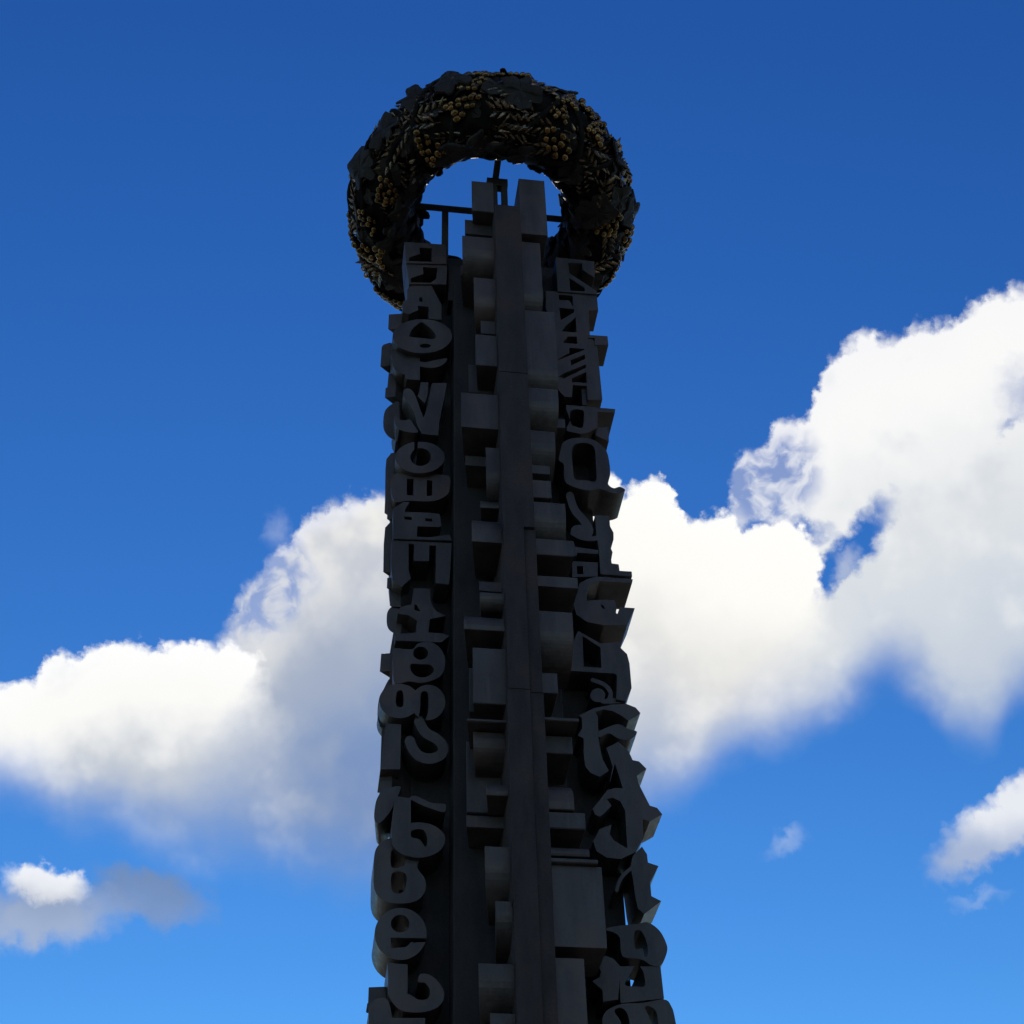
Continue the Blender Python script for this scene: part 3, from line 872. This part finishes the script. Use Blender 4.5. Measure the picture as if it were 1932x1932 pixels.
def build_wreath():
    v, f = [], []
    nt, npn = 150, 40
    rnd = random.Random(3)
    ph = [rnd.random() * 6.28 for _ in range(8)]
    for i in range(nt):
        th = 2 * math.pi * i / nt
        for j in range(npn):
            p = 2 * math.pi * j / npn
            o = 0.05 * math.sin(9 * th + 2 * p + ph[0]) + 0.04 * math.sin(17 * th - 3 * p + ph[1]) + 0.035 * math.sin(31 * th + 5 * p + ph[2]) + rnd.uniform(-0.09, 0.07)
            v.append(ring_pt(th, p, o)[0])
    for i in range(nt):
        for j in range(npn):
            a, b2 = i * npn + j, i * npn + (j + 1) % npn
            c, d = ((i + 1) % nt) * npn + (j + 1) % npn, ((i + 1) % nt) * npn + j
            f.append((a, b2, c, d))
    w = from_lists('wreath', v, f, M_IRON, monument, True)
    w.matrix_local = Matrix.Translation((0, 0, RZ)) @ wreath_rot
    return w


wreath = build_wreath()


def ico(bm, c, r, sub=2, sc=(1, 1, 1), rot=None):
    m = Matrix.Translation(c) @ (rot.to_4x4() if rot else Matrix.Identity(4)) @ Matrix.Diagonal((r * sc[0], r * sc[1], r * sc[2], 1))
    bmesh.ops.create_icosphere(bm, subdivisions=sub, radius=1, matrix=m)


def bm_mesh(name, bm, mat, smooth=True):
    me = bpy.data.meshes.new(name)
    bm.to_mesh(me)
    bm.free()
    if smooth:
        for p in me.polygons:
            p.use_smooth = True
    me.materials.append(mat)
    return me


def grape_mesh(seed):
    rnd = random.Random(seed)
    bm = bmesh.new()
    pts = []
    tries = 0
    n = rnd.randint(12, 19)
    while len(pts) < n and tries < 900:     # loose, lopsided bunch
        tries += 1
        y = rnd.uniform(-0.45, 0.42)
        w = 0.14 + 0.26 * (y + 0.45) / 0.9
        x = rnd.uniform(-w, w) + 0.08 * math.sin(seed + y * 5)
        z = 0.08 + 0.12 * max(0, 1 - (abs(x) / 0.42) ** 2) + rnd.uniform(-0.03, 0.05)
        p = Vector((x, y, z))
        if all((p - q).length > 0.165 for q in pts):
            pts.append(p)
    for p in pts:
        ico(bm, p, rnd.uniform(0.085, 0.112), 3, (1, 1.12, 1))
    return bm_mesh('grape_cluster', bm, M_GOLD)


def wheat_mesh(seed):
    rnd = random.Random(seed)
    bm = bmesh.new()
    n = rnd.randint(4, 6)
    for k in range(n):
        y = -0.42 + k * 0.2
        for s in (-1, 1):
            rot = Matrix.Rotation(-s * rnd.uniform(0.5, 0.85), 3, 'Z') @ Matrix.Rotation(rnd.uniform(0.2, 0.55), 3, 'X')
            c = Vector((s * 0.12, y + (0.08 if s > 0 else 0), 0.13))
            m = Matrix.Translation(c) @ rot.to_4x4()
            # pointed grain: a spindle with a keel
            prof = [(-0.17, 0.012), (-0.11, 0.045), (-0.02, 0.066), (0.08, 0.048), (0.2, 0.004)]
            rings = [[bm.verts.new(m @ Vector((r * math.cos(q * math.pi / 3), t, r * 0.85 * math.sin(q * math.pi / 3)))) for q in range(6)] for t, r in prof]
            for r0, r1 in zip(rings[:-1], rings[1:]):
                for q in range(6):
                    bm.faces.new((r0[q], r0[(q + 1) % 6], r1[(q + 1) % 6], r1[q]))
            bm.faces.new(rings[0][::-1])
            bm.faces.new(rings[-1])
    bmesh.ops.create_cone(bm, cap_ends=True, segments=6, radius1=0.03, radius2=0.02, depth=1.3,
                          matrix=Matrix.Translation((0, -0.05, 0.05)) @ Matrix.Rotation(math.pi / 2, 4, 'X'))
    bmesh.ops.recalc_face_normals(bm, faces=bm.faces)
    return bm_mesh('wheat_ear', bm, M_WHEAT, False)


def leaf_mesh(seed):
    rnd = random.Random(seed)
    n = 40
    top, edge = [], []
    for i in range(n):
        a = 2 * math.pi * i / n
        r = 0.36 + 0.13 * abs(math.cos(2.5 * a)) ** 0.7 + 0.03 * math.sin(11 * a) + rnd.uniform(-.012, .012)
        if abs(a - math.pi * 1.5) < 0.25:
            r *= 0.55
        x, y = r * math.cos(a), r * math.sin(a)
        edge.append((x, y, 0.06 + 0.14 * math.sin(3 * a + seed) * r - 0.25 * r * r + 0.05))
    bm = bmesh.new()
    c1 = bm.verts.new((0, 0, 0.14))
    c2 = bm.verts.new((0, 0, 0.09))
    mid = [bm.verts.new((x * 0.5, y * 0.5, 0.13 + z * 0.3 + (0.03 if i % 8 < 4 else -0.01))) for i, (x, y, z) in enumerate(edge)]
    e1 = [bm.verts.new((x, y, z + 0.05)) for x, y, z in edge]
    e2 = [bm.verts.new((x, y, z)) for x, y, z in edge]
    for i in range(n):
        j = (i + 1) % n
        bm.faces.new((c1, mid[i], mid[j]))
        bm.faces.new((mid[i], e1[i], e1[j], mid[j]))
        bm.faces.new((e1[i], e2[i], e2[j], e1[j]))
        bm.faces.new((c2, e2[j], e2[i]))
    return bm_mesh('vine_leaf', bm, M_LEAF, False)


GR = [grape_mesh(s) for s in range(1, 8)]
WH = [wheat_mesh(s) for s in range(1, 6)]
LF = [leaf_mesh(s) for s in (1, 2, 3, 4)]


def place(name, me, th, ph, spin, size, off=0.0):
    p, n, tan = ring_pt(th, ph, off)
    up = n.cross(tan).normalized()
    x = (tan * math.cos(spin) + up * math.sin(spin)).normalized()
    y = n.cross(x).normalized()
    if name == 'vine_leaf':                 # leaves curl away from the ring
        tl = ((th * 977.0 + ph * 613.0) % 1.0 - 0.35) * 0.9
        n, y = (n * math.cos(tl) + y * math.sin(tl)), (y * math.cos(tl) - n * math.sin(tl))
    o = bpy.data.objects.new(name, me)
    col.objects.link(o)
    o.parent = wreath
    o.matrix_local = Matrix.Translation(p) @ Matrix((x, y, n)).transposed().to_4x4() @ Matrix.Diagonal((size, size, size, 1))
    return o


def dress_wreath():
    rnd = random.Random(21)
    used = []
    def clear(th, ph, r):
        p = ring_pt(th, ph)[0]
        for q, s in used:
            if (p - q).length < (r + s):
                return False
        used.append((p, r))
        return True
    def scatter(kind, meshes, count, r, sizes, spin_fn, off):
        tries = done = 0
        while done < count and tries < 4000:
            tries += 1
            th, ph = rnd.uniform(0, 2 * math.pi), rnd.uniform(0, 2 * math.pi)
            if kind != 'vine_leaf' and math.cos(ph) < -0.2:
                continue
            if clear(th, ph, r):
                place(kind, rnd.choice(meshes), th, ph, spin_fn(), rnd.uniform(*sizes), off)
                done += 1
    scatter('grape_cluster', GR, 38, 0.38, (0.85, 1.2), lambda: rnd.uniform(-1.2, 1.2) + math.pi, -0.03)
    scatter('wheat_ear', WH, 120, 0.24, (0.8, 1.15), lambda: rnd.choice((-1, 1)) * rnd.uniform(0.6, 2.0), -0.02)
    scatter('vine_leaf', LF, 130, 0.17, (0.8, 1.5), lambda: rnd.uniform(0, 6.28), 0.06)
    used.clear()
    scatter('vine_leaf', LF, 100, 0.34, (0.55, 1.0), lambda: rnd.uniform(0, 6.28), -0.02)
    # a string of beads along the inner lower rim
    bm = bmesh.new()
    for row, ph in ((0, math.pi * 1.16), (1, math.pi * 1.27), (2, math.pi * 1.38)):
        for k in range(88):
            th = 2 * math.pi * (k + 0.5 * (row % 2)) / 88
            ico(bm, ring_pt(th, ph, 0.05 + rnd.uniform(-0.04, 0.03))[0], rnd.uniform(0.08, 0.12), 2)
    mesh_obj('bead_string', bm_mesh('bead_string', bm, M_IRON), None, wreath)
    # vines winding round the ring
    for k in range(5):
        pts = []
        ph0, tw = rnd.uniform(0, 6.28), rnd.choice((-1, 1)) * rnd.choice((3, 4, 5))
        n = 240
        for i in range(n):
            th = 2 * math.pi * i / n
            pts.append(ring_pt(th, ph0 + tw * th + 0.5 * math.sin(5 * th + k), 0.12 + 0.07 * math.sin(13 * th + k)))
        v, f, m = [], [], 7
        for i, (p, nn, tan) in enumerate(pts):
            t = (pts[(i + 1) % n][0] - pts[i - 1][0]).normalized()
            s = t.cross(nn).normalized()
            u = s.cross(t)
            for q in range(m):
                a = 2 * math.pi * q / m
                v.append(p + (s * math.cos(a) + u * math.sin(a)) * 0.075)
        for i in range(n):
            for q in range(m):
                f.append((i * m + q, i * m + (q + 1) % m, ((i + 1) % n) * m + (q + 1) % m, ((i + 1) % n) * m + q))
        from_lists('vine', v, f, M_IRON, wreath, True)


dress_wreath()


def spoke(th, r0, r1, z, rad=0.1):
    v, f, m = [], [], 12
    rd = Vector((math.sin(th), -math.cos(th), 0))
    sd = Vector((math.cos(th), math.sin(th), 0))
    for r in (r0, r1):
        for q in range(m):
            a = 2 * math.pi * q / m
            v.append(rd * r + sd * math.cos(a) * rad + Vector((0, 0, z + math.sin(a) * rad)))
    f = [(q, (q + 1) % m, m + (q + 1) % m, m + q) for q in range(m)] + [tuple(range(m)), tuple(range(m, 2 * m))]
    o = from_lists('spoke', v, f, M_CORE, wreath)
    return o


for th, r0 in ((0, 0.7), (math.pi / 2, 0.3), (math.pi, 0.6), (-math.pi / 2, 0.3)):
    spoke(th, r0, RR - 0.5, 0.0)
